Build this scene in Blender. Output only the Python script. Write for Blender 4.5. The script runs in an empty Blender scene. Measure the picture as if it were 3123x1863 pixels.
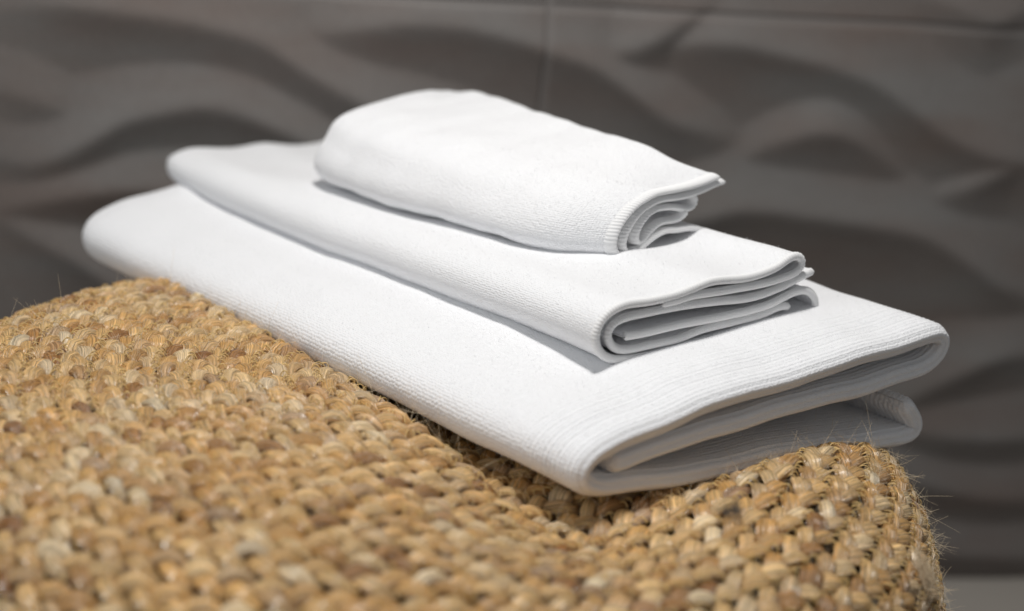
import bpy, math, random
import numpy as np
from mathutils import Matrix, Vector

rng = np.random.default_rng(7)
random.seed(7)
scene = bpy.context.scene
COL = scene.collection
rad = math.radians

# ------------------------------------------------------------------ camera
PITCH, ROLL = rad(18), rad(4.5)
F = Vector((0, math.cos(PITCH), -math.sin(PITCH)))
R0 = Vector((1, 0, 0)); U0 = R0.cross(F)
RX = R0 * math.cos(ROLL) + U0 * math.sin(ROLL)
UX = -R0 * math.sin(ROLL) + U0 * math.cos(ROLL)
CAM = Vector((0.0, -1.0, 0.7798))
cam_d = bpy.data.cameras.new('camera'); cam = bpy.data.objects.new('camera', cam_d); COL.objects.link(cam)
cam.matrix_world = Matrix(((RX.x, UX.x, -F.x, CAM.x), (RX.y, UX.y, -F.y, CAM.y), (RX.z, UX.z, -F.z, CAM.z), (0, 0, 0, 1)))
cam_d.lens = 60; cam_d.sensor_width = 36; cam_d.clip_start = 0.05; cam_d.clip_end = 50
cam_d.dof.use_dof = True
cam_d.dof.focus_distance = 1.04
cam_d.dof.aperture_fstop = 3.0
scene.camera = cam

# ------------------------------------------------------------------ light
world = bpy.data.worlds.new('World'); scene.world = world; world.use_nodes = True
bg = world.node_tree.nodes['Background']
bg.inputs[0].default_value = (0.93, 0.96, 1.0, 1); bg.inputs[1].default_value = 0.18

def area(name, loc, target, size, energy, color, size_y=None):
    l = bpy.data.lights.new(name, 'AREA'); l.energy = energy; l.color = color
    l.shape = 'RECTANGLE'; l.size = size; l.size_y = size_y or size
    o = bpy.data.objects.new(name, l); COL.objects.link(o)
    o.location = loc
    o.rotation_euler = (Vector(target) - Vector(loc)).to_track_quat('-Z', 'Y').to_euler()
    return o
area('ceiling_lamp_light', (-0.05, -0.12, 1.65), (0.0, 0.02, 0.42), 0.14, 12.4, (1.0, 0.975, 0.945))
area('fill_light', (-2.1, -1.5, 1.75), (0, 0, 0.42), 1.5, 18, (0.95, 0.98, 1.0))  # unseen soft fill, added at front left to brighten the towels' front folds
scene.view_settings.view_transform = 'Standard'; scene.view_settings.look = 'None'
scene.view_settings.exposure = 0.0; scene.view_settings.gamma = 1.0
scene.cycles.max_bounces = 8; scene.cycles.diffuse_bounces = 5

# ------------------------------------------------------------------ helpers
def nodes_mat(name):
    m = bpy.data.materials.new(name); m.use_nodes = True
    nt = m.node_tree
    return m, nt, nt.nodes['Principled BSDF']

def N(nt, typ, **kw):
    n = nt.nodes.new(typ)
    for k, v in kw.items():
        if k.startswith('i_'):
            key = k[2:]
            n.inputs[int(key) if key.isdigit() else key.replace('_', ' ')].default_value = v
        else:
            setattr(n, k, v)
    return n

def link(nt, a, b): nt.links.new(a, b)

def mesh_obj(name, V, Fc, mat, parent=None, uv=None, tint=None, smooth=True):
    """V (n,3), Fc (m,4) quads (or (m,3) triangles), uv per vertex, tint per vertex."""
    me = bpy.data.meshes.new(name)
    V = np.ascontiguousarray(V, dtype=np.float32); Fc = np.ascontiguousarray(Fc, dtype=np.int32)
    k = Fc.shape[1]
    me.vertices.add(len(V)); me.vertices.foreach_set('co', V.ravel())
    me.loops.add(Fc.size); me.loops.foreach_set('vertex_index', Fc.ravel())
    me.polygons.add(len(Fc)); me.polygons.foreach_set('loop_start', np.arange(0, Fc.size, k, dtype=np.int32))
    me.polygons.foreach_set('loop_total', np.full(len(Fc), k, dtype=np.int32))
    me.update(calc_edges=True)
    if smooth: me.polygons.foreach_set('use_smooth', np.ones(len(Fc), dtype=bool))
    if uv is not None:
        l = me.uv_layers.new(name='UVMap'); l.data.foreach_set('uv', np.ascontiguousarray(uv[Fc.ravel()], dtype=np.float32).ravel())
    if tint is not None:
        a = me.color_attributes.new('tint', 'FLOAT_COLOR', 'POINT')
        a.data.foreach_set('color', np.ascontiguousarray(np.c_[tint, np.ones(len(tint))], dtype=np.float32).ravel())
    if mat: me.materials.append(mat)
    me.validate()
    o = bpy.data.objects.new(name, me); COL.objects.link(o)
    if parent: o.parent = parent
    return o

def empty(name, loc=(0, 0, 0)):
    o = bpy.data.objects.new(name, None); COL.objects.link(o); o.location = loc
    o.empty_display_size = 0.02
    return o

def thing(o, label, cat, group=None):
    o['label'] = label; o['category'] = cat
    if group: o['group'] = group
    return o

def grid_faces(n, m, wrap_m=False, wrap_n=False):
    i = np.arange(n if wrap_n else n - 1)[:, None]; j = np.arange(m if wrap_m else m - 1)[None, :]
    i2 = (i + 1) % n; j2 = (j + 1) % m
    return np.stack([i * m + j, i2 * m + j, i2 * m + j2, i * m + j2], -1).reshape(-1, 4)

def sstep(x, a, b):
    t = np.clip((x - a) / (b - a), 0, 1); return t * t * (3 - 2 * t)

class Wob:
    """smooth random field from summed sines, for wrinkles"""
    def __init__(s, seed, scale, n=14):
        r = np.random.default_rng(seed)
        s.k = r.normal(size=(n, 3)) * (2 * math.pi / scale); s.p = r.uniform(0, 6.28, n); s.n = n
    def __call__(s, P):
        return np.sin(P @ s.k.T + s.p).sum(-1) / math.sqrt(s.n)

# ------------------------------------------------------------------ materials
def towel_material(name, pu, pv, strength=0.8):
    """white terry: rows of small loops; UV is in metres"""
    m, nt, b = nodes_mat(name)
    b.inputs['Base Color'].default_value = (0.88, 0.885, 0.90, 1)
    b.inputs['Roughness'].default_value = 0.95
    b.inputs['Specular IOR Level'].default_value = 0.15
    b.inputs['Sheen Weight'].default_value = 0.2; b.inputs['Sheen Roughness'].default_value = 0.5
    b.inputs['Subsurface Weight'].default_value = 0.35; b.inputs['Subsurface Radius'].default_value = (1, 1, 1); b.inputs['Subsurface Scale'].default_value = 0.003
    uv = N(nt, 'ShaderNodeUVMap')
    mp = N(nt, 'ShaderNodeMapping'); mp.inputs['Scale'].default_value = (1 / pu, 1 / pv, 1)
    link(nt, uv.outputs[0], mp.inputs[0])
    vo = N(nt, 'ShaderNodeTexVoronoi', feature='SMOOTH_F1'); vo.inputs['Scale'].default_value = 1.0
    vo.inputs['Smoothness'].default_value = 0.25; vo.inputs['Randomness'].default_value = 0.42
    link(nt, mp.outputs[0], vo.inputs['Vector'])
    inv = N(nt, 'ShaderNodeMath', operation='SUBTRACT'); inv.inputs[0].default_value = 1.0
    link(nt, vo.outputs['Distance'], inv.inputs[1])
    no = N(nt, 'ShaderNodeTexNoise'); no.inputs['Scale'].default_value = 0.22; no.inputs['Detail'].default_value = 3
    link(nt, mp.outputs[0], no.inputs['Vector'])
    ad = N(nt, 'ShaderNodeMath', operation='MULTIPLY_ADD'); ad.inputs[1].default_value = 0.15
    link(nt, no.outputs[0], ad.inputs[0]); link(nt, inv.outputs[0], ad.inputs[2])
    bu = N(nt, 'ShaderNodeBump'); bu.inputs['Strength'].default_value = strength; bu.inputs['Distance'].default_value = 0.0010
    link(nt, ad.outputs[0], bu.inputs['Height']); link(nt, bu.outputs[0], b.inputs['Normal'])
    return m

M_TERRY = towel_material('white_terry', 0.0013, 0.0019)
M_HEM, nt, b = nodes_mat('white_overlock_thread')
b.inputs['Base Color'].default_value = (0.86, 0.86, 0.86, 1); b.inputs['Roughness'].default_value = 0.75
b.inputs['Sheen Weight'].default_value = 0.2

M_PILE, nt, b = nodes_mat('white_terry_loops')
b.inputs['Base Color'].default_value = (0.88, 0.885, 0.90, 1); b.inputs['Roughness'].default_value = 0.9; b.inputs['Specular IOR Level'].default_value = 0.15

def jute_material(name, core=False):
    m, nt, b = nodes_mat(name)
    at = N(nt, 'ShaderNodeAttribute', attribute_name='tint')
    sp = N(nt, 'ShaderNodeSeparateColor'); link(nt, at.outputs['Color'], sp.inputs[0])
    uv = N(nt, 'ShaderNodeUVMap'); sx = N(nt, 'ShaderNodeSeparateXYZ'); link(nt, uv.outputs[0], sx.inputs[0])
    off = N(nt, 'ShaderNodeMath', operation='MULTIPLY'); off.inputs[1].default_value = 90; link(nt, sp.outputs[1], off.inputs[0])
    cx = N(nt, 'ShaderNodeCombineXYZ')
    mu = N(nt, 'ShaderNodeMath', operation='MULTIPLY'); mu.inputs[1].default_value = 11; link(nt, sx.outputs[0], mu.inputs[0])
    mv = N(nt, 'ShaderNodeMath', operation='MULTIPLY'); mv.inputs[1].default_value = 1.1; link(nt, sx.outputs[1], mv.inputs[0])
    link(nt, mu.outputs[0], cx.inputs[0]); link(nt, mv.outputs[0], cx.inputs[1]); link(nt, off.outputs[0], cx.inputs[2])
    no = N(nt, 'ShaderNodeTexNoise'); no.inputs['Scale'].default_value = 1.0; no.inputs['Detail'].default_value = 4; no.inputs['Roughness'].default_value = 0.65
    link(nt, cx.outputs[0], no.inputs['Vector'])
    c2 = N(nt, 'ShaderNodeVectorMath', operation='MULTIPLY'); c2.inputs[1].default_value = (3.1, 1.3, 1.0); link(nt, cx.outputs[0], c2.inputs[0])
    nf = N(nt, 'ShaderNodeTexNoise'); nf.inputs['Scale'].default_value = 1.0; nf.inputs['Detail'].default_value = 2; link(nt, c2.outputs[0], nf.inputs['Vector'])
    av = N(nt, 'ShaderNodeMath', operation='ADD'); link(nt, no.outputs[0], av.inputs[0]); link(nt, nf.outputs[0], av.inputs[1])
    hf = N(nt, 'ShaderNodeMath', operation='MULTIPLY'); hf.inputs[1].default_value = 0.5; link(nt, av.outputs[0], hf.inputs[0]); no = hf
    # strand colour: straw, silver-straw, tan, brown by strand
    r1 = N(nt, 'ShaderNodeValToRGB'); link(nt, sp.outputs[0], r1.inputs[0])
    e = r1.color_ramp.elements
    e[0].position = 0.0; e[0].color = (0.34, 0.15, 0.045, 1)
    e[1].position = 1.0; e[1].color = (0.97, 0.79, 0.52, 1)
    for p, c in ((0.12, (0.48, 0.24, 0.08, 1)), (0.4, (0.78, 0.445, 0.155, 1)), (0.7, (0.88, 0.585, 0.265, 1))):
        k = e.new(p); k.color = c
    mr = N(nt, 'ShaderNodeMapRange'); mr.inputs[1].default_value = 0.36; mr.inputs[2].default_value = 0.64
    mr.inputs[3].default_value = 0.42; mr.inputs[4].default_value = 1.50
    link(nt, no.outputs[0], mr.inputs[0])
    mx = N(nt, 'ShaderNodeVectorMath', operation='SCALE'); link(nt, mr.outputs[0], mx.inputs['Scale'])
    # some strands are weathered to a greyer straw
    pw = N(nt, 'ShaderNodeMapRange'); pw.inputs[1].default_value = 0.62; pw.inputs[2].default_value = 1.0; pw.inputs[3].default_value = 0.0; pw.inputs[4].default_value = 0.42
    link(nt, sp.outputs[2], pw.inputs[0])
    mg = N(nt, 'ShaderNodeMix', data_type='RGBA'); link(nt, pw.outputs[0], mg.inputs[0]); link(nt, r1.outputs[0], mg.inputs[6]); mg.inputs[7].default_value = (0.70, 0.56, 0.40, 1)
    link(nt, mg.outputs[2], mx.inputs[0])
    link(nt, mx.outputs[0], b.inputs['Base Color'])
    b.inputs['Roughness'].default_value = 0.25; b.inputs['Specular IOR Level'].default_value = 1.0; b.inputs['IOR'].default_value = 1.55
    b.inputs['Anisotropic'].default_value = 0.8; b.inputs['Anisotropic Rotation'].default_value = 0.0
    tn = N(nt, 'ShaderNodeTangent', direction_type='UV_MAP'); link(nt, tn.outputs[0], b.inputs['Tangent'])
    bu = N(nt, 'ShaderNodeBump'); bu.inputs['Strength'].default_value = 1.0; bu.inputs['Distance'].default_value = 0.0034
    link(nt, no.outputs[0], bu.inputs['Height']); link(nt, bu.outputs[0], b.inputs['Normal'])
    return m
M_JUTE = jute_material('braided_jute')
M_CORE, nt, b = nodes_mat('jute_gap_shade'); b.inputs['Base Color'].default_value = (0.07, 0.038, 0.014, 1); b.inputs['Roughness'].default_value = 1  # core coloured very dark: crevice shade painted in behind the strands
M_THREAD, nt, b = nodes_mat('ochre_stitch_thread'); b.inputs['Base Color'].default_value = (0.72, 0.50, 0.20, 1); b.inputs['Roughness'].default_value = 0.5
M_HAIR, nt, b = nodes_mat('pale_jute_hair'); b.inputs['Base Color'].default_value = (0.80, 0.66, 0.46, 1); b.inputs['Roughness'].default_value = 0.6
M_LINT, nt, b = nodes_mat('dark_lint'); b.inputs['Base Color'].default_value = (0.10, 0.09, 0.08, 1); b.inputs['Roughness'].default_value = 0.9

M_TILE, nt, b = nodes_mat('taupe_wave_tile')
tc = N(nt, 'ShaderNodeTexCoord')
n1 = N(nt, 'ShaderNodeTexNoise'); n1.inputs['Scale'].default_value = 5; n1.inputs['Detail'].default_value = 4
mp = N(nt, 'ShaderNodeMapping'); mp.inputs['Scale'].default_value = (1, 1, 3.0)
link(nt, tc.outputs['Object'], mp.inputs[0]); link(nt, mp.outputs[0], n1.inputs['Vector'])
n2 = N(nt, 'ShaderNodeTexNoise'); n2.inputs['Scale'].default_value = 260; n2.inputs['Detail'].default_value = 2
link(nt, tc.outputs['Object'], n2.inputs['Vector'])
r1 = N(nt, 'ShaderNodeValToRGB'); e = r1.color_ramp.elements
e[0].position = 0.35; e[0].color = (0.160, 0.132, 0.118, 1); e[1].position = 0.65; e[1].color = (0.180, 0.172, 0.164, 1)
link(nt, n1.outputs[0], r1.inputs[0])
mr = N(nt, 'ShaderNodeMapRange'); mr.inputs[3].default_value = 0.85; mr.inputs[4].default_value = 1.15; link(nt, n2.outputs[0], mr.inputs[0])
mx = N(nt, 'ShaderNodeVectorMath', operation='SCALE'); link(nt, r1.outputs[0], mx.inputs[0]); link(nt, mr.outputs[0], mx.inputs['Scale'])
link(nt, mx.outputs[0], b.inputs['Base Color']); b.inputs['Roughness'].default_value = 0.55
b.inputs['Specular IOR Level'].default_value = 0.3
M_GROUT, nt, b = nodes_mat('grey_grout'); b.inputs['Base Color'].default_value = (0.19, 0.175, 0.165, 1); b.inputs['Roughness'].default_value = 0.9
M_FLOOR, nt, b = nodes_mat('grey_floor_tile')
n1 = N(nt, 'ShaderNodeTexNoise'); n1.inputs['Scale'].default_value = 40; n1.inputs['Detail'].default_value = 5
r1 = N(nt, 'ShaderNodeValToRGB'); e = r1.color_ramp.elements
e[0].color = (0.31, 0.285, 0.255, 1); e[1].color = (0.41, 0.38, 0.34, 1); link(nt, n1.outputs[0], r1.inputs[0])
link(nt, r1.outputs[0], b.inputs['Base Color']); b.inputs['Roughness'].default_value = 0.5

# ------------------------------------------------------------------ wall of wave-relief tiles
# crest lines of the relief, metres along the wall and up from the floor
WAVES = [
    [(-1.029, 0.53), (-0.988, 0.538), (-0.962, 0.543), (-0.936, 0.545), (-0.91, 0.544), (-0.865, 0.54), (-0.829, 0.536), (-0.793, 0.529), (-0.769, 0.523), (-0.737, 0.504), (-0.699, 0.483), (-0.661, 0.466), (-0.592, 0.435), (-0.533, 0.406), (-0.465, 0.375), (-0.409, 0.369), (-0.358, 0.377), (-0.317, 0.387), (-0.296, 0.387), (-0.243, 0.382), (-0.189, 0.376), (-0.167, 0.373), (-0.133, 0.366), (-0.085, 0.341), (-0.047, 0.318), (-0.014, 0.306), (0.058, 0.276)],
    [(-0.787, 0.519), (-0.765, 0.523), (-0.719, 0.531), (-0.673, 0.54), (-0.637, 0.545), (-0.589, 0.544), (-0.547, 0.536), (-0.524, 0.53), (-0.504, 0.524), (-0.474, 0.516), (-0.431, 0.491), (-0.399, 0.47), (-0.357, 0.457), (-0.314, 0.444), (-0.289, 0.437)],
    [(-0.539, 0.535), (-0.52, 0.53), (-0.479, 0.524), (-0.445, 0.529), (-0.407, 0.547), (-0.379, 0.566), (-0.361, 0.578), (-0.34, 0.594), (-0.303, 0.614)],
    [(-0.473, 0.516), (-0.445, 0.526), (-0.396, 0.537), (-0.346, 0.542), (-0.294, 0.534), (-0.241, 0.523), (-0.209, 0.513), (-0.174, 0.494), (-0.127, 0.465), (-0.081, 0.448), (-0.053, 0.443), (-0.007, 0.434), (0.055, 0.424)],
    [(-0.374, 0.377), (-0.355, 0.393), (-0.34, 0.413), (-0.313, 0.439), (-0.284, 0.454), (-0.244, 0.464), (-0.211, 0.455), (-0.175, 0.432), (-0.152, 0.42), (-0.11, 0.398)],
    [(-0.189, 0.37), (-0.157, 0.384), (-0.128, 0.402), (-0.097, 0.416), (-0.067, 0.432), (-0.039, 0.443), (0.006, 0.459), (0.047, 0.465)],
    [(-0.212, 0.608), (-0.178, 0.595), (-0.147, 0.588), (-0.125, 0.581), (-0.096, 0.574), (-0.072, 0.583), (-0.037, 0.599), (-0.007, 0.616)],
    [(-1.037, 0.486), (-0.99, 0.469), (-0.954, 0.459), (-0.91, 0.444), (-0.889, 0.438), (-0.867, 0.428)],
    [(-1.039, 0.421), (-1.011, 0.413), (-0.991, 0.409), (-0.964, 0.405), (-0.937, 0.414), (-0.91, 0.43), (-0.883, 0.447), (-0.85, 0.457), (-0.819, 0.463), (-0.791, 0.46), (-0.754, 0.447), (-0.731, 0.438), (-0.685, 0.412), (-0.627, 0.387), (-0.568, 0.354)],
    [(-1.041, 0.339), (-0.991, 0.361), (-0.919, 0.38), (-0.863, 0.387), (-0.813, 0.381), (-0.757, 0.356), (-0.7, 0.334)],
    [(-1.04, 0.373), (-1.012, 0.361), (-0.992, 0.353), (-0.956, 0.334), (-0.919, 0.316), (-0.892, 0.297), (-0.848, 0.275), (-0.772, 0.244)],
    [(-0.201, 0.152), (-0.141, 0.186), (-0.103, 0.212), (-0.07, 0.23), (-0.039, 0.244), (-0.004, 0.249), (0.045, 0.249), (0.091, 0.246)],
    [(-0.204, 0.172), (-0.138, 0.166), (-0.105, 0.163), (-0.058, 0.159), (0.012, 0.16), (0.061, 0.164), (0.106, 0.17)],
    [(-0.221, 0.143), (-0.154, 0.126), (-0.101, 0.11), (-0.025, 0.094), (0.024, 0.092), (0.074, 0.096), (0.118, 0.105)],
    [(-0.208, 0.043), (-0.118, 0.034), (-0.061, 0.031), (0.036, 0.026), (0.088, 0.025), (0.134, 0.025)],
]

WALL_O = np.array([0.5181, 0.6236, 0.0]); WY = rad(10)
WD = np.array([math.cos(WY), math.sin(WY), 0.0]); WN = np.array([math.sin(WY), -math.cos(WY), 0.0])  # towards the room

def cr_interp(x, xs, ys):
    """smooth monotone-x interpolation (Catmull tangents)"""
    xs = np.array(xs); ys = np.array(ys); m = np.gradient(ys, xs)
    i = np.clip(np.searchsorted(xs, x) - 1, 0, len(xs) - 2)
    h = xs[i + 1] - xs[i]; t = np.clip((x - xs[i]) / h, 0, 1)
    return ((2*t**3 - 3*t**2 + 1) * ys[i] + (t**3 - 2*t**2 + t) * h * m[i] + (-2*t**3 + 3*t**2) * ys[i+1] + (t**3 - t**2) * h * m[i+1])

def layer(s, z, zl, fade):
    d = z - zl
    up = 0.022 * np.exp(-np.clip(d, 0, None) / 0.052)
    dn = 0.022 * np.exp(-np.clip(-d, 0, None) / 0.050)
    h = np.where(d > 0, up, dn)
    h = h - 0.0010 * np.exp(-(d / 0.005) ** 2)
    return np.maximum(h, 0) * fade

def relief(s, z):
    h = np.zeros_like(s)
    for ln in WAVES:
        xs = [p[0] for p in ln]; ys = [p[1] for p in ln]
        fade = sstep(s, xs[0] - 0.02, xs[0] + 0.14) * (1 - sstep(s, xs[-1] - 0.14, xs[-1] + 0.02))
        h = np.maximum(h, layer(s, z, cr_interp(s, xs, ys), fade))
    inside = sstep(s, -1.10, -0.98) * (1 - sstep(s, 0.02, 0.12)) * (1 - sstep(z, 0.60, 0.66))
    g = np.zeros_like(s)
    for k in range(-1, 16):
        zl = 0.11 * k + 0.030 * np.sin(2 * math.pi * s / 0.38 + (k % 2) * math.pi + 0.4 * math.sin(k * 2.1))
        g = np.maximum(g, layer(s, z, zl, 1.0))
    # low part of the visible strip right and left keeps its traced lines only
    return h * inside + g * (1 - inside)

wall = empty('wall', tuple(WALL_O)); wall['kind'] = 'structure'
s_edges = [-2.315 + 0.9 * k for k in range(5)]
z_edges = [0.0, 0.566, 1.13, 1.70]
gap = 0.0013
def to_wall(s, z, h):
    return (WALL_O + s[..., None] * WD + h[..., None] * WN + z[..., None] * np.array([0, 0, 1.0]))
for zi in range(3):
    for si in range(4):
        s0, s1, z0, z1 = s_edges[si] + gap, s_edges[si + 1] - gap, z_edges[zi] + gap, z_edges[zi + 1] - gap
        fine = 0.004 if (zi <= 1 and si in (1, 2)) else 0.008
        S = np.linspace(s0, s1, int((s1 - s0) / fine)); Z = np.linspace(z0, z1, int((z1 - z0) / fine))
        S = np.r_[S[0], S, S[-1]]; Z = np.r_[Z[0], Z, Z[-1]]
        SS, ZZ = np.meshgrid(S, Z, indexing='ij')
        H = relief(SS, ZZ)
        bev = np.minimum(np.minimum(SS - s0, s1 - SS), np.minimum(ZZ - z0, z1 - ZZ))
        H = H - 0.0006 * (1 - np.clip(bev / 0.002, 0, 1))
        H[0, :] = H[-1, :] = -0.006; H[:, 0] = H[:, -1] = -0.006
        V = to_wall(SS, ZZ, H) - WALL_O
        mesh_obj('tile', V.reshape(-1, 3), grid_faces(len(S), len(Z))[:, ::-1], M_TILE, wall)
def strip(s0, s1, z0, z1, ns, nz):
    SS, ZZ = np.meshgrid(np.linspace(s0, s1, ns), np.linspace(z0, z1, nz), indexing='ij')
    return (to_wall(SS, ZZ, relief(SS, ZZ) - 0.0004) - WALL_O).reshape(-1, 3), grid_faces(ns, nz)[:, ::-1]
gv, gf, off = [], [], 0
for zz in z_edges[1:]:
    a_, b_ = strip(s_edges[0], s_edges[-1], zz - 0.0018, zz + 0.0018, 700, 2); gv.append(a_); gf.append(b_ + off); off += len(a_)
for sk in s_edges:
    a_, b_ = strip(sk - 0.0018, sk + 0.0018, 0.0, 1.70, 2, 340)
    a_ = a_ - WN * 0.0001; gv.append(a_); gf.append(b_ + off); off += len(a_)
mesh_obj('grout', np.concatenate(gv), np.concatenate(gf), M_GROUT, wall)
S = np.array([[-2.4, -2.4], [1.3, 1.3]]); Z = np.array([[0.0, 1.72], [0.0, 1.72]])
mesh_obj('backing', (to_wall(S, Z, np.full((2, 2), -0.004)) - WALL_O).reshape(-1, 3), grid_faces(2, 2)[:, ::-1], M_GROUT, wall, smooth=False)
fl = mesh_obj('floor', np.array([[-4, -4, 0], [4, -4, 0], [4, 3, 0], [-4, 3, 0.0]]), np.array([[0, 1, 2, 3]]), M_FLOOR, smooth=False)
fl['kind'] = 'structure'

# ------------------------------------------------------------------ pouf
PC = np.array([-0.058, -0.027]); PR, PB, E1, E2, PT, TX, TY = 0.3365, 0.181, 0.297, 0.711, 0.4115, -0.021, 0.003
phi_t = np.linspace(math.pi / 2, -1.35, 1600)
def prof(ph):
    r = np.where(ph >= 0, PR * np.cos(np.clip(ph, 0, None)) ** E1, PR * np.cos(ph) ** 0.35)
    z = PT - PB + np.sign(ph) * PB * np.abs(np.sin(ph)) ** np.where(ph >= 0, E2, 1.0) * np.where(ph >= 0, 1, (PT - PB) / PB / math.sin(1.35))
    return r, z
pr_, pz_ = prof(phi_t)
pr_[0] = 0
arc = np.r_[0, np.cumsum(np.hypot(np.diff(pr_), np.diff(pz_)))]
# even out the profile tables by arc length
A = np.linspace(0, arc[-1], 900); PRr = np.interp(A, arc, pr_); PZz = np.interp(A, arc, pz_)
ker = np.ones(9) / 9
PRr[5:-5] = np.convolve(PRr, ker, 'same')[5:-5]; PZz[5:-5] = np.convolve(PZz, ker, 'same')[5:-5]

def dent(x, y):
    # sunk under the weight of the stack, deepest by its near corner
    u = (x - 0.04) * -0.71 + (y + 0.149) * 0.70; v = (x - 0.04) * 0.78 + (y + 0.149) * 0.62
    foot = sstep(u, -0.05, 0.03) * (1 - sstep(u, 0.50, 0.58)) * sstep(v, -0.06, 0.01) * (1 - sstep(v, 0.26, 0.34))
    return (-0.030 * np.exp(-(((x - 0.05) ** 2 + (y + 0.165) ** 2) / 0.082 ** 2)) - 0.006 * foot
            + 0.0022 * np.sin(17 * x + 3 * y + 1) * np.sin(15 * y - 5 * x))
def pouf(s, T):
    r = np.interp(s, A, PRr); z = np.interp(s, A, PZz)
    rr = r * (1 + 0.008 * np.sin(3 * T + 1) + 0.005 * np.sin(7 * T))
    x = PC[0] + rr * np.cos(T); y = PC[1] + rr * np.sin(T)
    up = sstep(z, 0.25, 0.40)
    z = z + TX * (x - PC[0]) + TY * (y - PC[1]) + up * dent(x, y)
    # pressed down by the bottom towel wherever that lies on it
    u = (x - 0.04) * -0.72 + (y + 0.149) * 0.70; v = (x - 0.04) * 0.77 + (y + 0.149) * 0.64
    foot = sstep(u, -0.055, 0.0) * (1 - sstep(u, 0.52, 0.60)) * sstep(v, -0.040, 0.0) * (1 - sstep(v, 0.27, 0.33))
    lim = np.interp(v, [0, 0.1, 0.2, 0.27], [0.396, 0.388, 0.380, 0.376]) - np.interp(v, [0.0, 0.06, 0.2], [0.0125, 0.009, 0.0075])
    k = 0.003
    return np.stack([x, y, z - foot * k * np.logaddexp(0, (z - lim) / k)], -1)
def pouf_frame(s, T):
    e = 1e-3
    P = pouf(s, T)
    L = pouf(s + e, T) - pouf(s - e, T)
    rr = np.maximum(np.interp(s, A, PRr), 0.01)
    Tn = pouf(s, T + e / rr) - pouf(s, T - e / rr)
    L /= np.linalg.norm(L, axis=-1, keepdims=True); Tn /= np.linalg.norm(Tn, axis=-1, keepdims=True)
    Nn = np.cross(L, Tn); Nn /= np.linalg.norm(Nn, axis=-1, keepdims=True)
    return P, L, Tn, Nn

BW, PER = 0.0192, 0.0535
pouf_o = empty('pouf', (PC[0], PC[1], 0.0))
thing(pouf_o, 'round golden jute pouf of coiled plaits stitched together, under the folded white towels', 'pouf')
OFFS = np.array([PC[0], PC[1], 0.0])
# under-body
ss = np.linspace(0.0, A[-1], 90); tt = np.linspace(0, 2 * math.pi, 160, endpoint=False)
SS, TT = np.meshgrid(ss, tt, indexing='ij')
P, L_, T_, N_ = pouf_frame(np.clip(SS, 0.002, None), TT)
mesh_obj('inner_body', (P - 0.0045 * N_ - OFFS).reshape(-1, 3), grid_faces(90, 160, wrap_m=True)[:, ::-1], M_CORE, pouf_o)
# spiral positions
s_list, T_list = [], []
s = 0.007; T = 2 * math.pi * s / BW
while True:
    s = BW * T / (2 * math.pi)
    if s > A[-1] - 0.02: break
    s_list.append(s); T_list.append(T)
    T += (PER / 6) / max(np.interp(s, A, PRr), 0.02)
s_arr = np.array(s_list); T_arr = np.array(T_list); nL = len(s_arr)
sig = np.where(np.arange(nL) % 2 == 0, 1.0, -1.0)
zc = pouf(s_arr, T_arr)
camv = np.array(CAM)
# leave out coils of the far underside that nothing can show
keep = ~((zc[:, 2] < 0.17) | ((zc[:, 2] < 0.30) & (zc[:, 1] > 0.12)))
idx = np.where(keep)[0]; nL = len(idx); s_arr = s_arr[idx]; T_arr = T_arr[idx]; sig = sig[idx]
NS, NR = 11, 12
tau = np.linspace(0, 1, NS); th = (-0.47 + 1.30 * tau) * math.pi
jit = lambda a, sh=(): rng.uniform(-a, a, (nL,) + sh)
amp = 0.0060 * (1 + jit(0.15)); hgt = 0.0030 * (1 + jit(0.3))
along = PER * th[None] / (2 * math.pi) + jit(0.0016)[:, None]
lat = sig[:, None] * amp[:, None] * np.sin(th)[None] + jit(0.0007)[:, None]
ht = hgt[:, None] * np.sin(2 * th)[None] - 0.0012 + jit(0.0007)[:, None]
rloc = np.interp(s_arr, A, PRr)
# curve points on the surface
def onsurf(al, la, hh, k=slice(None)):
    Tq = T_arr[k][:, None] + al / rloc[k][:, None]
    sq = s_arr[k][:, None] + la + BW * (al / rloc[k][:, None]) / (2 * math.pi)
    P, L, Tn, Nn = pouf_frame(np.clip(sq, 0.002, A[-1]), Tq)
    return P + Nn * hh[..., None], L, Tn, Nn
Cc, L, Tn, Nn = onsurf(along, lat, ht)
tg = np.gradient(Cc, axis=1); tg /= np.linalg.norm(tg, axis=-1, keepdims=True)
bn = np.cross(Nn, tg); bn /= np.linalg.norm(bn, axis=-1, keepdims=True)
n2_ = np.cross(tg, bn)
env = 0.13 + 0.87 * np.sin(math.pi * np.clip(tau * 0.96 + 0.02, 0, 1) ** 1.12) ** 0.95
wv = 0.0055 * env[None] * (1 + jit(0.20)[:, None]); tv = 0.0034 * env[None] * (1 + jit(0.15)[:, None])
al_ = np.linspace(0, 2 * math.pi, NR, endpoint=False)
twist = jit(0.25)[:, None, None]
ca = np.cos(al_)[None, None] ; sa = np.sin(al_)[None, None]
lump = 1 + rng.uniform(-0.20, 0.13, (nL, 1, NR)) + rng.uniform(-0.04, 0.04, (nL, NS, NR))
V = (Cc[:, :, None] + (wv[:, :, None] * ca * lump)[..., None] * bn[:, :, None] + (tv[:, :, None] * sa * lump)[..., None] * n2_[:, :, None])
V = V - OFFS
Fl = grid_faces(NS, NR, wrap_m=True)
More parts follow.
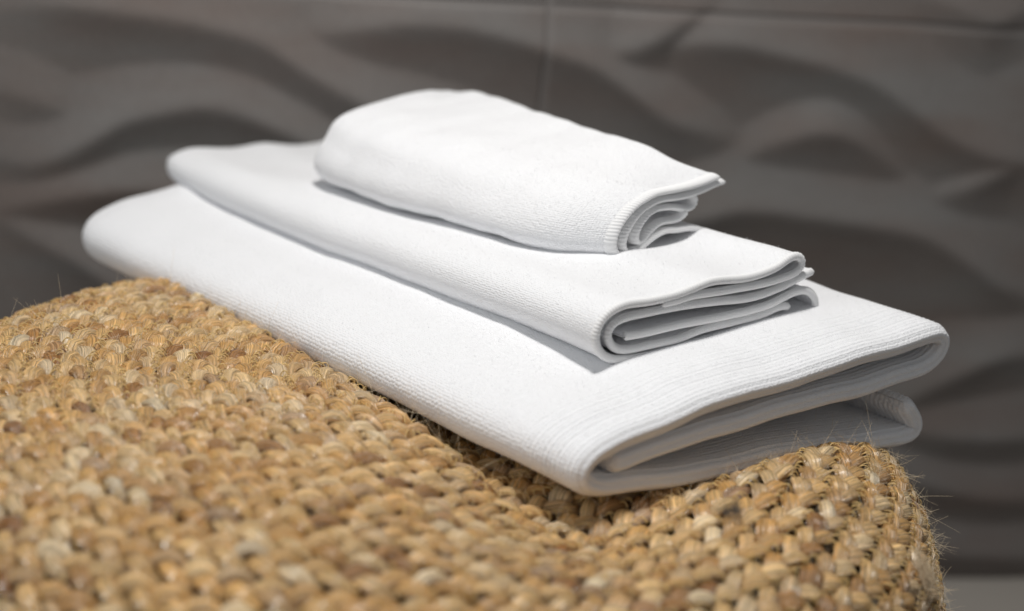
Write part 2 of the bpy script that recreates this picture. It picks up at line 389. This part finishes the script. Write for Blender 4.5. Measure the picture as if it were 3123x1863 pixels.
# strand colours: slow drift along the coil plus one value per strand
drift = 0.5 + 0.5 * np.sin(T_arr * 5.3 + 2 * np.sin(T_arr * 1.7)) * np.sin(T_arr * 13.1)
arcl = np.cumsum(np.r_[0, np.hypot(np.diff(cen0 := pouf(s_arr, T_arr)[:, 0]), np.diff(pouf(s_arr, T_arr)[:, 1]))])
strand_k = idx % 3
wave = sum(np.sin(arcl * f + strand_k * p) for f, p in ((9.0, 2.1), (23.0, 4.0), (51.0, 1.3), (97.0, 5.1))) / 4
t1 = np.clip(0.53 + 0.38 * wave + 0.15 * rng.normal(size=nL), 0, 1)
t1 = np.where(rng.random(nL) < 0.03, rng.uniform(0, 0.15, nL), t1)
grey = np.clip(0.5 + 0.45 * np.sin(arcl * 14 + strand_k * 3.3) * np.sin(arcl * 31 + strand_k) + 0.14 * rng.normal(size=nL), 0, 1)
tint = np.stack([t1, rng.random(nL), grey], -1)
uvl = np.stack(np.broadcast_arrays(np.linspace(0, 1, NR, endpoint=False)[None, :], tau[:, None]), -1).reshape(-1, 2)
uvl[:, 0] = np.abs(uvl[:, 0] - 0.5) * 2   # mirrored round the strand: no seam
# which lobes show largest: facing the camera, in frame, not under the towels
cen = Cc[:, NS // 2]; dv = cen - camv; dist = np.linalg.norm(dv, axis=1)
dep = dv @ np.array(F); px = (dv @ np.array(RX)) / dep * 60 / 36; py = (dv @ np.array(UX)) / dep * 60 / 36
face = -(Nn[:, NS // 2] * dv).sum(1) / dist
und = (cen[:, 0] * 0.70 + cen[:, 1] * 0.72 > -0.075) & (cen[:, 0] < 0.21) & (cen[:, 0] * -0.70 + cen[:, 1] * 0.72 > -0.14)
vis = (np.abs(px) < 0.49) & (np.abs(py) < 0.29) & (face > 0.12) & ~und
score = np.where(vis, (0.25 + face) / dist ** 2, -1)
big = np.argsort(-score)[:300]; mask = np.zeros(nL, bool); mask[big] = True
rest = np.where(~mask)[0]
nv = NS * NR
Vr = V[rest].reshape(-1, 3); Fr = (Fl[None] + (np.arange(len(rest)) * nv)[:, None, None]).reshape(-1, 4)
o = mesh_obj('plait_strand', Vr, Fr, M_JUTE, pouf_o, uv=np.tile(uvl, (len(rest), 1)), tint=np.repeat(tint[rest], nv, 0))
o['kind'] = 'stuff'
for k in big:
    mesh_obj('strand', V[k].reshape(-1, 3), Fl, M_JUTE, pouf_o, uv=uvl, tint=np.repeat(tint[k:k + 1], nv, 0))

def tubes(C, radius, sides=3, taper=False):
    """C (n, m, 3) curves -> vertices, faces of thin tubes"""
    n, m, _ = C.shape
    t = np.gradient(C, axis=1); t /= np.linalg.norm(t, axis=-1, keepdims=True) + 1e-12
    ref = np.where(np.abs(t[..., 2:3]) > 0.9, np.array([1.0, 0, 0]), np.array([0, 0, 1.0]))
    a = np.cross(t, ref); a /= np.linalg.norm(a, axis=-1, keepdims=True); b = np.cross(t, a)
    w = np.ones(m) if not taper else np.linspace(1, 0.35, m)
    rr = (np.broadcast_to(radius, (n,))[:, None] * w[None])[..., None, None]
    an = np.linspace(0, 2 * math.pi, sides, endpoint=False)
    V = C[:, :, None] + rr * (np.cos(an)[:, None] * a[:, :, None] + np.sin(an)[:, None] * b[:, :, None])
    f = grid_faces(m, sides, wrap_m=True)
    Fc = (f[None] + (np.arange(n) * m * sides)[:, None, None]).reshape(-1, 4)
    return V.reshape(-1, 3), Fc

# zig-zag stitches across each seam between two coils
m_ = 7; q = np.linspace(-1, 1, m_)
sel = np.where((Nn[:, 5, 2] > -0.2))[0]
sel = np.repeat(sel, 2)
aa = rng.uniform(-0.0035, 0.0035, len(sel))[:, None] + 0.0016 * q[None] * np.where(np.arange(len(sel)) % 2 == 0, 1, -0.4)[:, None]
ll = BW / 2 + 0.0030 * q[None] * rng.uniform(0.8, 1.25, len(sel))[:, None] + rng.uniform(-.001, .001, len(sel))[:, None]
hh = 0.0016 + 0.0032 * (1 - q[None] ** 2) + rng.uniform(-.0006, .0010, len(sel))[:, None]
Cs, _, _, _ = onsurf(aa, ll, np.broadcast_to(hh, aa.shape), sel)
Vt, Ft = tubes(Cs - OFFS, 0.00030, 4)
o = mesh_obj('stitching', Vt, Ft, M_THREAD, pouf_o); o['kind'] = 'stuff'

# loose hairs
def hairs(sel, lmin, lmax, lift, m=6):
    n = len(sel)
    ln = rng.uniform(lmin, lmax, n); qq = np.linspace(0, 1, m)
    k = rng.integers(1, NS - 1, n)
    base = Cc[sel, k]; t = tg[sel, k] * np.where(rng.random(n) < .5, 1, -1)[:, None]
    nn = Nn[sel, k]; bb = bn[sel, k]
    base = base + nn * (tv[sel, k] * 0.9)[:, None] + bb * (rng.uniform(-1, 1, n) * 0.0032)[:, None]
    d = t + nn * rng.uniform(0.1, lift, n)[:, None] + rng.normal(size=(n, 3)) * 0.35
    d /= np.linalg.norm(d, axis=1, keepdims=True)
    c = rng.normal(size=(n, 3)) * 0.8 + nn * rng.uniform(-0.5, 0.5, n)[:, None]
    x = qq[None, :, None] * ln[:, None, None]
    return base[:, None] + d[:, None] * x + c[:, None] * (x ** 2) / ln[:, None, None] * 0.55
front = np.where(((Nn[:, 5] * -dv).sum(1) > -0.10) & ~((cen[:, 0] < -0.15) & (face < 0.22)))[0]
rim = front[(cen[front, 0] > 0.18)]
Ca = hairs(rng.choice(front, 15000), 0.006, 0.014, 0.45, 5)
Ca = np.concatenate([Ca, Ca[:, -1:]+ (Ca[:, -1:] - Ca[:, -2:-1]) * 0.6], 1)
Cb = hairs(rng.choice(rim, 2200), 0.003, 0.009, 1.1)
Cd = hairs(rng.choice(rim, 36), 0.010, 0.020, 1.5)
Vt, Ft = tubes(np.concatenate([Ca, Cb, Cd]) - OFFS, np.r_[rng.uniform(.00007, .00016, len(Ca)), rng.uniform(.00005, .0001, len(Cb)), np.full(len(Cd), .00008)], 3, True)
o = mesh_obj('loose_fibres', Vt, Ft, M_HAIR, pouf_o); o['kind'] = 'stuff'

# lint tufts caught in the plaits
def tuft(name, centre, nrm, size, n, mat, seed, rr=0.00008):
    r = np.random.default_rng(seed); m = 10
    C = np.zeros((n, m, 3)); p = centre + r.normal(size=(n, 3)) * size * 0.45
    d = r.normal(size=(n, 3)); d /= np.linalg.norm(d, axis=1, keepdims=True)
    for i in range(m):
        C[:, i] = p; d = d + r.normal(size=(n, 3)) * 0.35 - (p - centre) / size * 0.25
        d /= np.linalg.norm(d, axis=1, keepdims=True); p = p + d * size * 0.22
    h = (C - centre) @ nrm; C = C + nrm * (-0.6 * np.minimum(h, 0) - 0.45 * h)[..., None]
    Vt, Ft = tubes(C - OFFS, rr, 3)
    o = mesh_obj(name, Vt, Ft, mat, pouf_o); o['kind'] = 'stuff'
def surf_at(qx, qy):
    """strand nearest to a place given on the picture plane"""
    k = np.argmin(np.where(face > 0, (px - qx) ** 2 + (py - qy) ** 2, 9)); return cen[k], Nn[k, NS // 2]
c0, n0 = surf_at((1790 - 1244) / 2488, -(1262 - 742) / 2488)
tuft('dark_lint', c0 + n0 * 0.006, n0, 0.007, 90, M_LINT, 3, 0.00006)
c1, n1_ = surf_at((2222 - 1244) / 2488, -(1392 - 742) / 2488)
tuft('pale_tuft', c1 + n1_ * 0.006, n1_, 0.010, 300, M_HAIR, 4, 0.00006)

# ------------------------------------------------------------------ towels
# folds seen on the open end, in millimetres: along the short side, up
BIG_PATH = [(268.3, 5.8), (279.5, -5.9), (282.2, -15.1), (269.8, -18.5), (230.7, -15.3), (187.6, -11.8), (146.7, -9.5), (107.9, -8.4), (70.7, -6.3), (40.7, -2.6), (23.2, -0.6), (11.1, 2.5), (4.4, 7.7), (4.9, 13.2), (10.4, 18.2), (21.1, 22.2), (37.0, 26.2), (65.8, 29.5), (89.0, 34.9), (113.4, 37.0), (138.6, 38.7), (164.6, 39.9), (191.2, 42.1), (218.6, 44.5), (247.1, 45.8), (276.2, 48.3), (291.4, 48.2), (296.7, 42.0), (291.8, 33.1), (279.4, 27.6), (258.8, 25.6), (222.9, 23.1), (194.9, 22.6), (168.0, 21.2), (141.8, 19.7), (116.3, 18.8), (91.5, 18.0), (67.6, 16.2), (44.4, 13.4), (33.1, 12.0), (24.1, 11.5)]
MID_OUTER = [(37.3, 31.2), (51.0, 32.0), (63.1, 33.3), (88.4, 32.6), (114.3, 32.4), (136.2, 34.1), (152.0, 37.0), (157.2, 41.3), (154.1, 45.7), (146.6, 46.6), (134.9, 41.5), (122.0, 39.2), (104.6, 38.5), (78.8, 39.7), (66.5, 38.0), (50.5, 35.2), (30.5, 34.2), (7.0, 34.0), (-7.5, 27.9), (-11.8, 18.7), (-9.3, 10.4), (0.0, 3.3), (15.2, 0.2), (35.2, -0.4), (59.7, 0.2), (84.9, 0.1), (110.7, 1.1), (137.6, 0.7), (160.3, 2.1), (172.5, 6.4), (173.8, 14.4), (165.9, 21.5), (155.5, 22.9), (143.1, 20.6), (130.1, 17.8), (112.6, 16.3), (91.0, 15.8), (65.7, 15.6), (41.2, 15.1), (17.3, 14.6), (9.5, 14.6)]
MID_INNER = [(169.5, 34.8), (159.3, 32.1), (141.9, 27.4), (115.7, 24.4), (80.9, 26.2), (47.6, 27.1), (19.7, 26.7), (4.4, 24.6), (-1.6, 19.6), (-0.0, 13.2), (6.4, 7.9), (18.5, 5.7), (42.4, 6.1), (58.7, 6.7), (75.1, 9.1), (100.5, 10.2), (126.7, 11.3), (139.7, 14.4), (148.8, 14.6), (151.2, 13.6)]
TOP_OUTER = [(87.8, 42.0), (70.5, 39.4), (44.4, 36.5), (28.5, 34.9), (13.3, 29.4), (3.5, 22.6), (-2.9, 14.6), (-5.0, 7.0), (-2.4, 1.5), (4.9, -1.8), (12.5, -1.9), (22.1, 2.5), (32.4, 7.4), (41.9, 9.0), (52.0, 7.8), (65.3, 7.8), (75.7, 6.3), (82.5, 2.0), (84.5, -1.7)]
TOP_MIDDLE = [(94.8, 36.7), (85.9, 36.4), (71.4, 33.8), (51.7, 31.5), (35.5, 30.6), (23.2, 26.9), (13.8, 21.0), (7.9, 13.3), (5.0, 7.1), (6.2, 2.2), (11.5, 0.3), (18.3, 2.1)]
TOP_INNER = [(67.9, 30.4), (70.3, 25.8), (65.7, 22.7), (52.7, 24.8), (39.5, 25.2), (30.1, 23.3), (23.0, 18.9), (18.7, 12.9), (16.8, 8.4), (19.1, 5.3), (23.6, 5.2), (27.6, 8.9), (32.9, 13.0), (39.7, 15.0), (51.0, 14.1), (59.4, 16.0), (62.6, 20.9)]

def smooth_path(pts, step=0.0021, sm=4):
    p = np.array(pts) / 1000.0
    # Catmull-Rom
    q = np.vstack([2 * p[0] - p[1], p, 2 * p[-1] - p[-2]])
    out = []
    for i in range(1, len(q) - 2):
        a, b, c, d = q[i - 1], q[i], q[i + 1], q[i + 2]
        for t in np.linspace(0, 1, 24, endpoint=False):
            out.append(0.5 * ((2 * b) + (-a + c) * t + (2 * a - 5 * b + 4 * c - d) * t * t + (-a + 3 * b - 3 * c + d) * t ** 3))
    out.append(p[-1]); out = np.array(out)
    s = np.r_[0, np.cumsum(np.linalg.norm(np.diff(out, axis=0), axis=1))]
    n = int(s[-1] / step)
    g = np.linspace(0, s[-1], n)
    r = np.stack([np.interp(g, s, out[:, 0]), np.interp(g, s, out[:, 1])], -1)
    for _ in range(sm):
        r[1:-1] = 0.25 * r[:-2] + 0.5 * r[1:-1] + 0.25 * r[2:]
    s = np.r_[0, np.cumsum(np.linalg.norm(np.diff(r, axis=0), axis=1))]
    return r, s

class Towel:
    """places fold-section points (a, b) at distance u along the long side"""
    def __init__(s, pts, yaw, w, h, lift, amax, seed, wr=0.0012):
        P = np.array(pts); s.u = np.r_[0, np.cumsum(np.linalg.norm(np.diff(P[:, :2], axis=0), axis=1))]
        P = np.stack([np.polyval(np.polyfit(s.u, P[:, k], 4), s.u) for k in range(3)], -1)   # one easy sweep, no kinks
        s.P = P; s.L = s.u[-1]; s.yaw, s.w, s.h, s.lift, s.amax = yaw, w, h, lift, amax
        s.wob = Wob(seed, 0.10); s.wob2 = Wob(seed + 50, 0.035); s.wr = wr
    def key(s, u, tab):
        f = np.clip(u / s.L, 0, 1); x = [t[0] for t in tab]; y = [t[1] for t in tab]
        return cr_interp(f, x, y) if len(x) > 2 else np.interp(f, x, y)
    def __call__(s, a, b, u):
        uu = np.clip(u, 0, s.L)
        P = np.stack([cr_interp(uu, s.u, s.P[:, k]) for k in range(3)], -1)
        d0 = (s.P[1] - s.P[0]); d0 = d0 / np.linalg.norm(d0[:2])
        d1 = (s.P[-1] - s.P[-2]); d1 = d1 / np.linalg.norm(d1[:2])
        P = P + np.minimum(u, 0)[..., None] * d0 + np.maximum(u - s.L, 0)[..., None] * d1
        yw = np.radians(s.key(u, s.yaw)); w = s.key(u, s.w); h = s.key(u, s.h); lf = s.key(u, s.lift)
        af = np.clip(a / s.amax, -0.2, 1.3)
        endr = 0.0
        A_ = a * w
        S = np.stack([np.cos(yw), np.sin(yw), np.zeros_like(yw)], -1)
        Z = b * h * (1 + 0.0 * af) + lf * af
        Q = P + A_[..., None] * S + Z[..., None] * np.array([0, 0, 1.0])
        return Q

def sheet(name, T, path, t0, parent, mat=M_TERRY, ustart=0.0, uend=None, ribs=0.0, capk=7, endfn=None, tfn=None, fine=0.0):
    r, sarc = smooth_path(path)
    n = len(r); Ltot = T.L if uend is None else uend
    if ribs or fine:
        us = np.r_[np.arange(0, 0.05, 0.0006), np.linspace(0.05, Ltot, 150)]
    else:
        us = np.r_[np.linspace(0, 0.02, 16, endpoint=False), np.linspace(0.02, Ltot, 150)]
    us = us + ustart; m = len(us)
    Ag, Ug = np.meshgrid(r[:, 0], us, indexing='ij'); Bg, _ = np.meshgrid(r[:, 1], us, indexing='ij')
    if endfn: Ag, Bg, Ug = endfn(Ag, Bg, Ug)
    Cg = T(Ag, Bg, Ug)
    d_n = np.gradient(Cg, axis=0); d_u = np.gradient(Cg, axis=1)
    nn = np.cross(d_n, d_u); nn /= np.linalg.norm(nn, axis=-1, keepdims=True)
    du = d_u / np.linalg.norm(d_u, axis=-1, keepdims=True)
    # wrinkles, whole sheet together
    Cg = Cg + nn * (T.wob(Cg * np.array([1, 1, .6])) * T.wr + T.wob2(Cg) * T.wr * 0.10)[..., None]
    tt = np.full(n, t0)
    if tfn is not None: tt = tt * tfn(sarc / sarc[-1])
    dd = np.minimum(sarc, sarc[-1] - sarc); hlf = tt / 2
    x = np.clip(dd / hlf, 0, 1); tt = tt * np.sqrt(np.clip(1 - (1 - x) ** 2, 0.0004, 1))
    half = (tt / 2)[:, None, None]
    rib = np.zeros(m)
    if ribs:
        per = 0.0031; rib = ribs * (np.abs(np.sin(math.pi * us / per)) ** 0.7 - 0.5) * (1 - sstep(us, 0.015, 0.05))
    tf = (tt / t0)[:, None, None]
    outer = Cg + nn * (half + rib[None, :, None] * tf); inner = Cg - nn * (half + rib[None, :, None] * tf)
    ang = np.linspace(0, math.pi, capk + 2)[1:-1]
    def cap(j, sgn):
        c = Cg[:, j][:, None]; nj = nn[:, j][:, None]; dj = du[:, j][:, None]
        hh = half + (rib[j] * tf if ribs else 0)
        rb = 1 + (0.26 * (np.abs(np.cos(ang * 2.5)) ** 0.7 - 0.5) if ribs else 0)
        return c + (nj * (np.cos(ang) * rb)[None, :, None] + sgn * dj * (np.sin(ang) * rb)[None, :, None]) * hh
    c0 = cap(0, -1)                       # from outer to inner at u=0
    c1 = cap(m - 1, 1)[:, ::-1]           # from inner to outer at u=L
    loop = np.concatenate([outer[:, ::-1], c0, inner, c1], 1)
    vcoord = np.r_[us[::-1], -ang * t0 / 2, -t0 * 1.6 - us, -t0 * 1.6 - us[-1] - ang * t0 / 2]
    M_ = loop.shape[1]
    # duplicate last column for UV continuity
    loop = np.concatenate([loop, loop[:, :1]], 1); vcoord = np.r_[vcoord, vcoord[-1] - 0.002]
    uv = np.stack(np.broadcast_arrays(sarc[:, None], vcoord[None]), -1)
    o = mesh_obj(name, loop.reshape(-1, 3) - np.array(parent.location), grid_faces(n, M_ + 1), mat, parent, uv=uv.reshape(-1, 2))
    # orientation: fix by normal recalculation
    bm_flip(o)
    return o, (Cg, nn, du, sarc, tt)

def pile(name, data, parent, n, seed, length=0.0016, rad_=0.00008):
    """terry loops standing out of the cloth"""
    r = np.random.default_rng(seed)
    Cg, nn, du, sarc, tt = data
    i = r.integers(2, Cg.shape[0] - 2, n); f = r.random(n) ** 1.15
    jj = np.searchsorted(np.linspace(0, 1, Cg.shape[1]), f).clip(0, Cg.shape[1] - 1)
    ul = np.linalg.norm(np.diff(Cg[Cg.shape[0] // 2], axis=0), axis=1); cum = np.r_[0, np.cumsum(ul)]
    jj = np.searchsorted(cum, f * cum[-1]).clip(1, Cg.shape[1] - 1); w = ((f * cum[-1] - cum[jj - 1]) / ul[jj - 1])[:, None]
    w2 = r.random(n)[:, None]
    L = lambda Y: (Y[i, jj - 1] * (1 - w) + Y[i, jj] * w) * (1 - w2) + (Y[i + 1, jj - 1] * (1 - w) + Y[i + 1, jj] * w) * w2
    P0 = L(Cg); n0 = L(nn); d0 = L(du); sd = np.where(r.random(n) < .5, 1, -1)[:, None]
    base = P0 + sd * n0 * (tt[i] / 2 - 0.0001)[:, None]
    l = length * r.uniform(0.6, 1.2, n)[:, None]
    q = d0 * r.uniform(-0.6, 0.6, n)[:, None] + r.normal(size=(n, 3)) * 0.25
    C = np.stack([base, base + sd * n0 * l * 0.6 + q * l * 0.25, base + sd * n0 * l * 0.75 + q * l * 0.9, base + sd * n0 * l * 0.2 + q * l * 1.3], 1)
    Vt, Ft = tubes(C - np.array(parent.location), rad_, 3)
    o = mesh_obj(name, Vt, Ft, M_PILE, parent); o['kind'] = 'stuff'

def bm_flip(o):
    import bmesh
    bm = bmesh.new(); bm.from_mesh(o.data)
    bmesh.ops.remove_doubles(bm, verts=bm.verts, dist=1e-7)
    bmesh.ops.recalc_face_normals(bm, faces=bm.faces); bm.to_mesh(o.data); bm.free()

def hem(name, data, parent, wu=0.0042, over=0.0006, pitch=0.0019, depth=0.00045):
    """overlocked edge: a rope of thread that wraps the end of a sheet"""
    Cg, nn, du, sarc, tt = data
    C0, n0, d0 = Cg[:, 0], nn[:, 0], du[:, 0]
    g = np.arange(0.0005, sarc[-1] - 0.0005, pitch / 5)
    I = lambda Y: np.stack([np.interp(g, sarc, Y[:, k]) for k in range(3)], -1)
    C = I(C0); nv_ = I(n0); dv_ = I(d0); t = np.interp(g, sarc, tt)
    an = np.linspace(0, 2 * math.pi, 14, endpoint=False)
    ph = 2 * math.pi * g / pitch
    # threads run across the edge and lean a little
    rbv = np.abs(np.sin((ph[:, None] + 1.2 * np.cos(an)[None]) / 2))
    endt = np.sqrt(np.clip(np.minimum(g, g[-1] + g[0] - g) / 0.0016, 0.05, 1))[:, None]
    hn = (t / 2 + over)[:, None] * endt + depth * rbv; hu = (wu / 2) * endt + depth * rbv
    V = (C - dv_ * 0.0008)[:, None] + nv_[:, None] * (np.cos(an)[None] * hn)[..., None] + dv_[:, None] * (np.sin(an)[None] * hu)[..., None]
    o = mesh_obj(name, V.reshape(-1, 3) - np.array(parent.location), grid_faces(len(g), 14, wrap_m=True), M_HEM, parent)
    bm_flip(o)
    return o

def round_left(T, r0=0.02, inset=0.012, pinch=0.35):
    """the closed far-left end is pillowy: folds draw in and flatten towards it"""
    def f(a, b, u):
        k = np.clip((u - (T.L - r0)) / r0, 0, 1); e = 1 - np.sqrt(np.clip(1 - k * k, 0, 1))
        bm_ = 0.5 * T.amax * 0 + T_mid
        return a + inset * e * np.clip(1 - a / (T.amax * 0.5), 0, 1), b * (1 - pinch * e) + T_mid * pinch * e - sag(a, b, u), u
    T_mid = 0.016
    def sag(a, b, u):
        if T is not T_BIG: return 0.0
        return sstep(u, 0.03, 0.08) * sstep(b, 0.026, 0.036) * 0.002
    return f

# bottom towel: bath towel, widest of the three
T_BIG = Towel([(0.040, -0.149, 0.400), (-0.003, -0.113, 0.403), (-0.053, -0.070, 0.405), (-0.109, -0.014, 0.406), (-0.172, 0.054, 0.404), (-0.226, 0.113, 0.401), (-0.277, 0.165, 0.398), (-0.310, 0.201, 0.396), (-0.326, 0.219, 0.396), (-0.337, 0.232, 0.396)],
              [(0, 38), (0.4, 41), (1, 42)], [(0, 1), (0.5, 1.0), (1, 1.0)], [(0, 1), (0.15, 1.04), (0.4, 1.08), (0.7, 1.12), (1, 1.28)], [(0, 0), (1, 0)], 0.29, 11, 0.0005)
towel = empty('towel', (0.04, -0.149, 0.40))
thing(towel, 'largest white towel, bottom of the stack, lying directly on the jute pouf', 'towel', 'folded white towels stacked on the pouf')
_, dG = sheet('folded_cloth', T_BIG, BIG_PATH, 0.0120, towel, ribs=0.0014, capk=17, endfn=round_left(T_BIG, 0.035, 0.03, 0.5))

pile('terry_pile', dG, towel, 14000, 21, 0.0013)

# middle towel
T_MID = Towel([(0.059, -0.059, 0.4440), (0.038, -0.041, 0.4435), (-0.034, 0.040, 0.4410), (-0.087, 0.089, 0.4395), (-0.127, 0.129, 0.4380), (-0.172, 0.183, 0.4360), (-0.222, 0.245, 0.4340), (-0.258, 0.287, 0.4330), (-0.279, 0.322, 0.4320)],
              [(0, 39), (0.5, 41), (1, 44)], [(0, 1), (0.5, 1.0), (1, 1.05)], [(0, 1), (0.35, 0.95), (0.7, 0.9), (1, 0.85)], [(0, 0), (0.5, -0.002), (1, -0.02)], 0.175, 12, 0.0005)
towel2 = empty('towel', (0.062, -0.046, 0.439))
thing(towel2, 'middle white towel of the stack, its open end showing two nested overlocked hems', 'towel', 'folded white towels stacked on the pouf')
_, dA = sheet('outer_fold', T_MID, MID_OUTER, 0.0036, towel2, endfn=round_left(T_MID, 0.03, 0.02, 0.4))
hem('hem', dA, towel2); pile('terry_pile', dA, towel2, 10000, 22, 0.0013)
_, dB = sheet('inner_fold', T_MID, MID_INNER, 0.0036, towel2, ustart=0.001)
hem('hem', dB, towel2)

# top towel: smallest, loosely folded
def round_far(a, b, u):
    """the far corner of the closed end is soft, not pointed"""
    k = sstep(u, T_TOP.L - 0.07, T_TOP.L) * sstep(a, 0.04, 0.10)
    q = sstep(u, 0.03, T_TOP.L) * sstep(b, 0.018, 0.028) * np.exp(-((a - 0.012) / 0.018) ** 2)
    k2 = sstep(u, T_TOP.L - 0.035, T_TOP.L) * sstep(a, 0.060, 0.092)
    return a - 0.008 * k - 0.003 * q - 0.005 * k2, b - 0.003 * k + 0.0015 * q - 0.003 * k2, u
T_TOP = Towel([(0.061, 0.041, 0.4820), (0.038, 0.043, 0.4810), (0.012, 0.056, 0.4800), (-0.039, 0.096, 0.4780), (-0.094, 0.144, 0.4760), (-0.122, 0.174, 0.4750), (-0.141, 0.204, 0.4740), (-0.145, 0.213, 0.4740)],
              [(0, 42), (0.5, 44), (1, 47)], [(0, 1), (0.2, 1.12), (0.5, 1.32), (1, 1.66)], [(0, 1), (0.5, 1.15), (1, 1.33)], [(0, 0), (0.15, 0.008), (0.55, 0.007), (1, 0.004)], 0.09, 13, 0.0009)
towel3 = empty('towel', (0.061, 0.062, 0.476))
thing(towel3, 'smallest white towel, on top of the stack, loosely folded with curling hemmed layers', 'towel', 'folded white towels stacked on the pouf')
for nm, pth, du_ in (('outer_fold', TOP_OUTER, 0), ('middle_fold', TOP_MIDDLE, 0.001), ('inner_fold', TOP_INNER, 0.002)):
    _, dT = sheet(nm, T_TOP, pth, 0.0030, towel3, ustart=du_, endfn=round_far)
    if nm == 'outer_fold': pile('terry_pile', dT, towel3, 4000, 23, 0.0013)
    hem('hem', dT, towel3, wu=0.0085, over=0.0003, pitch=0.0022, depth=0.0005)
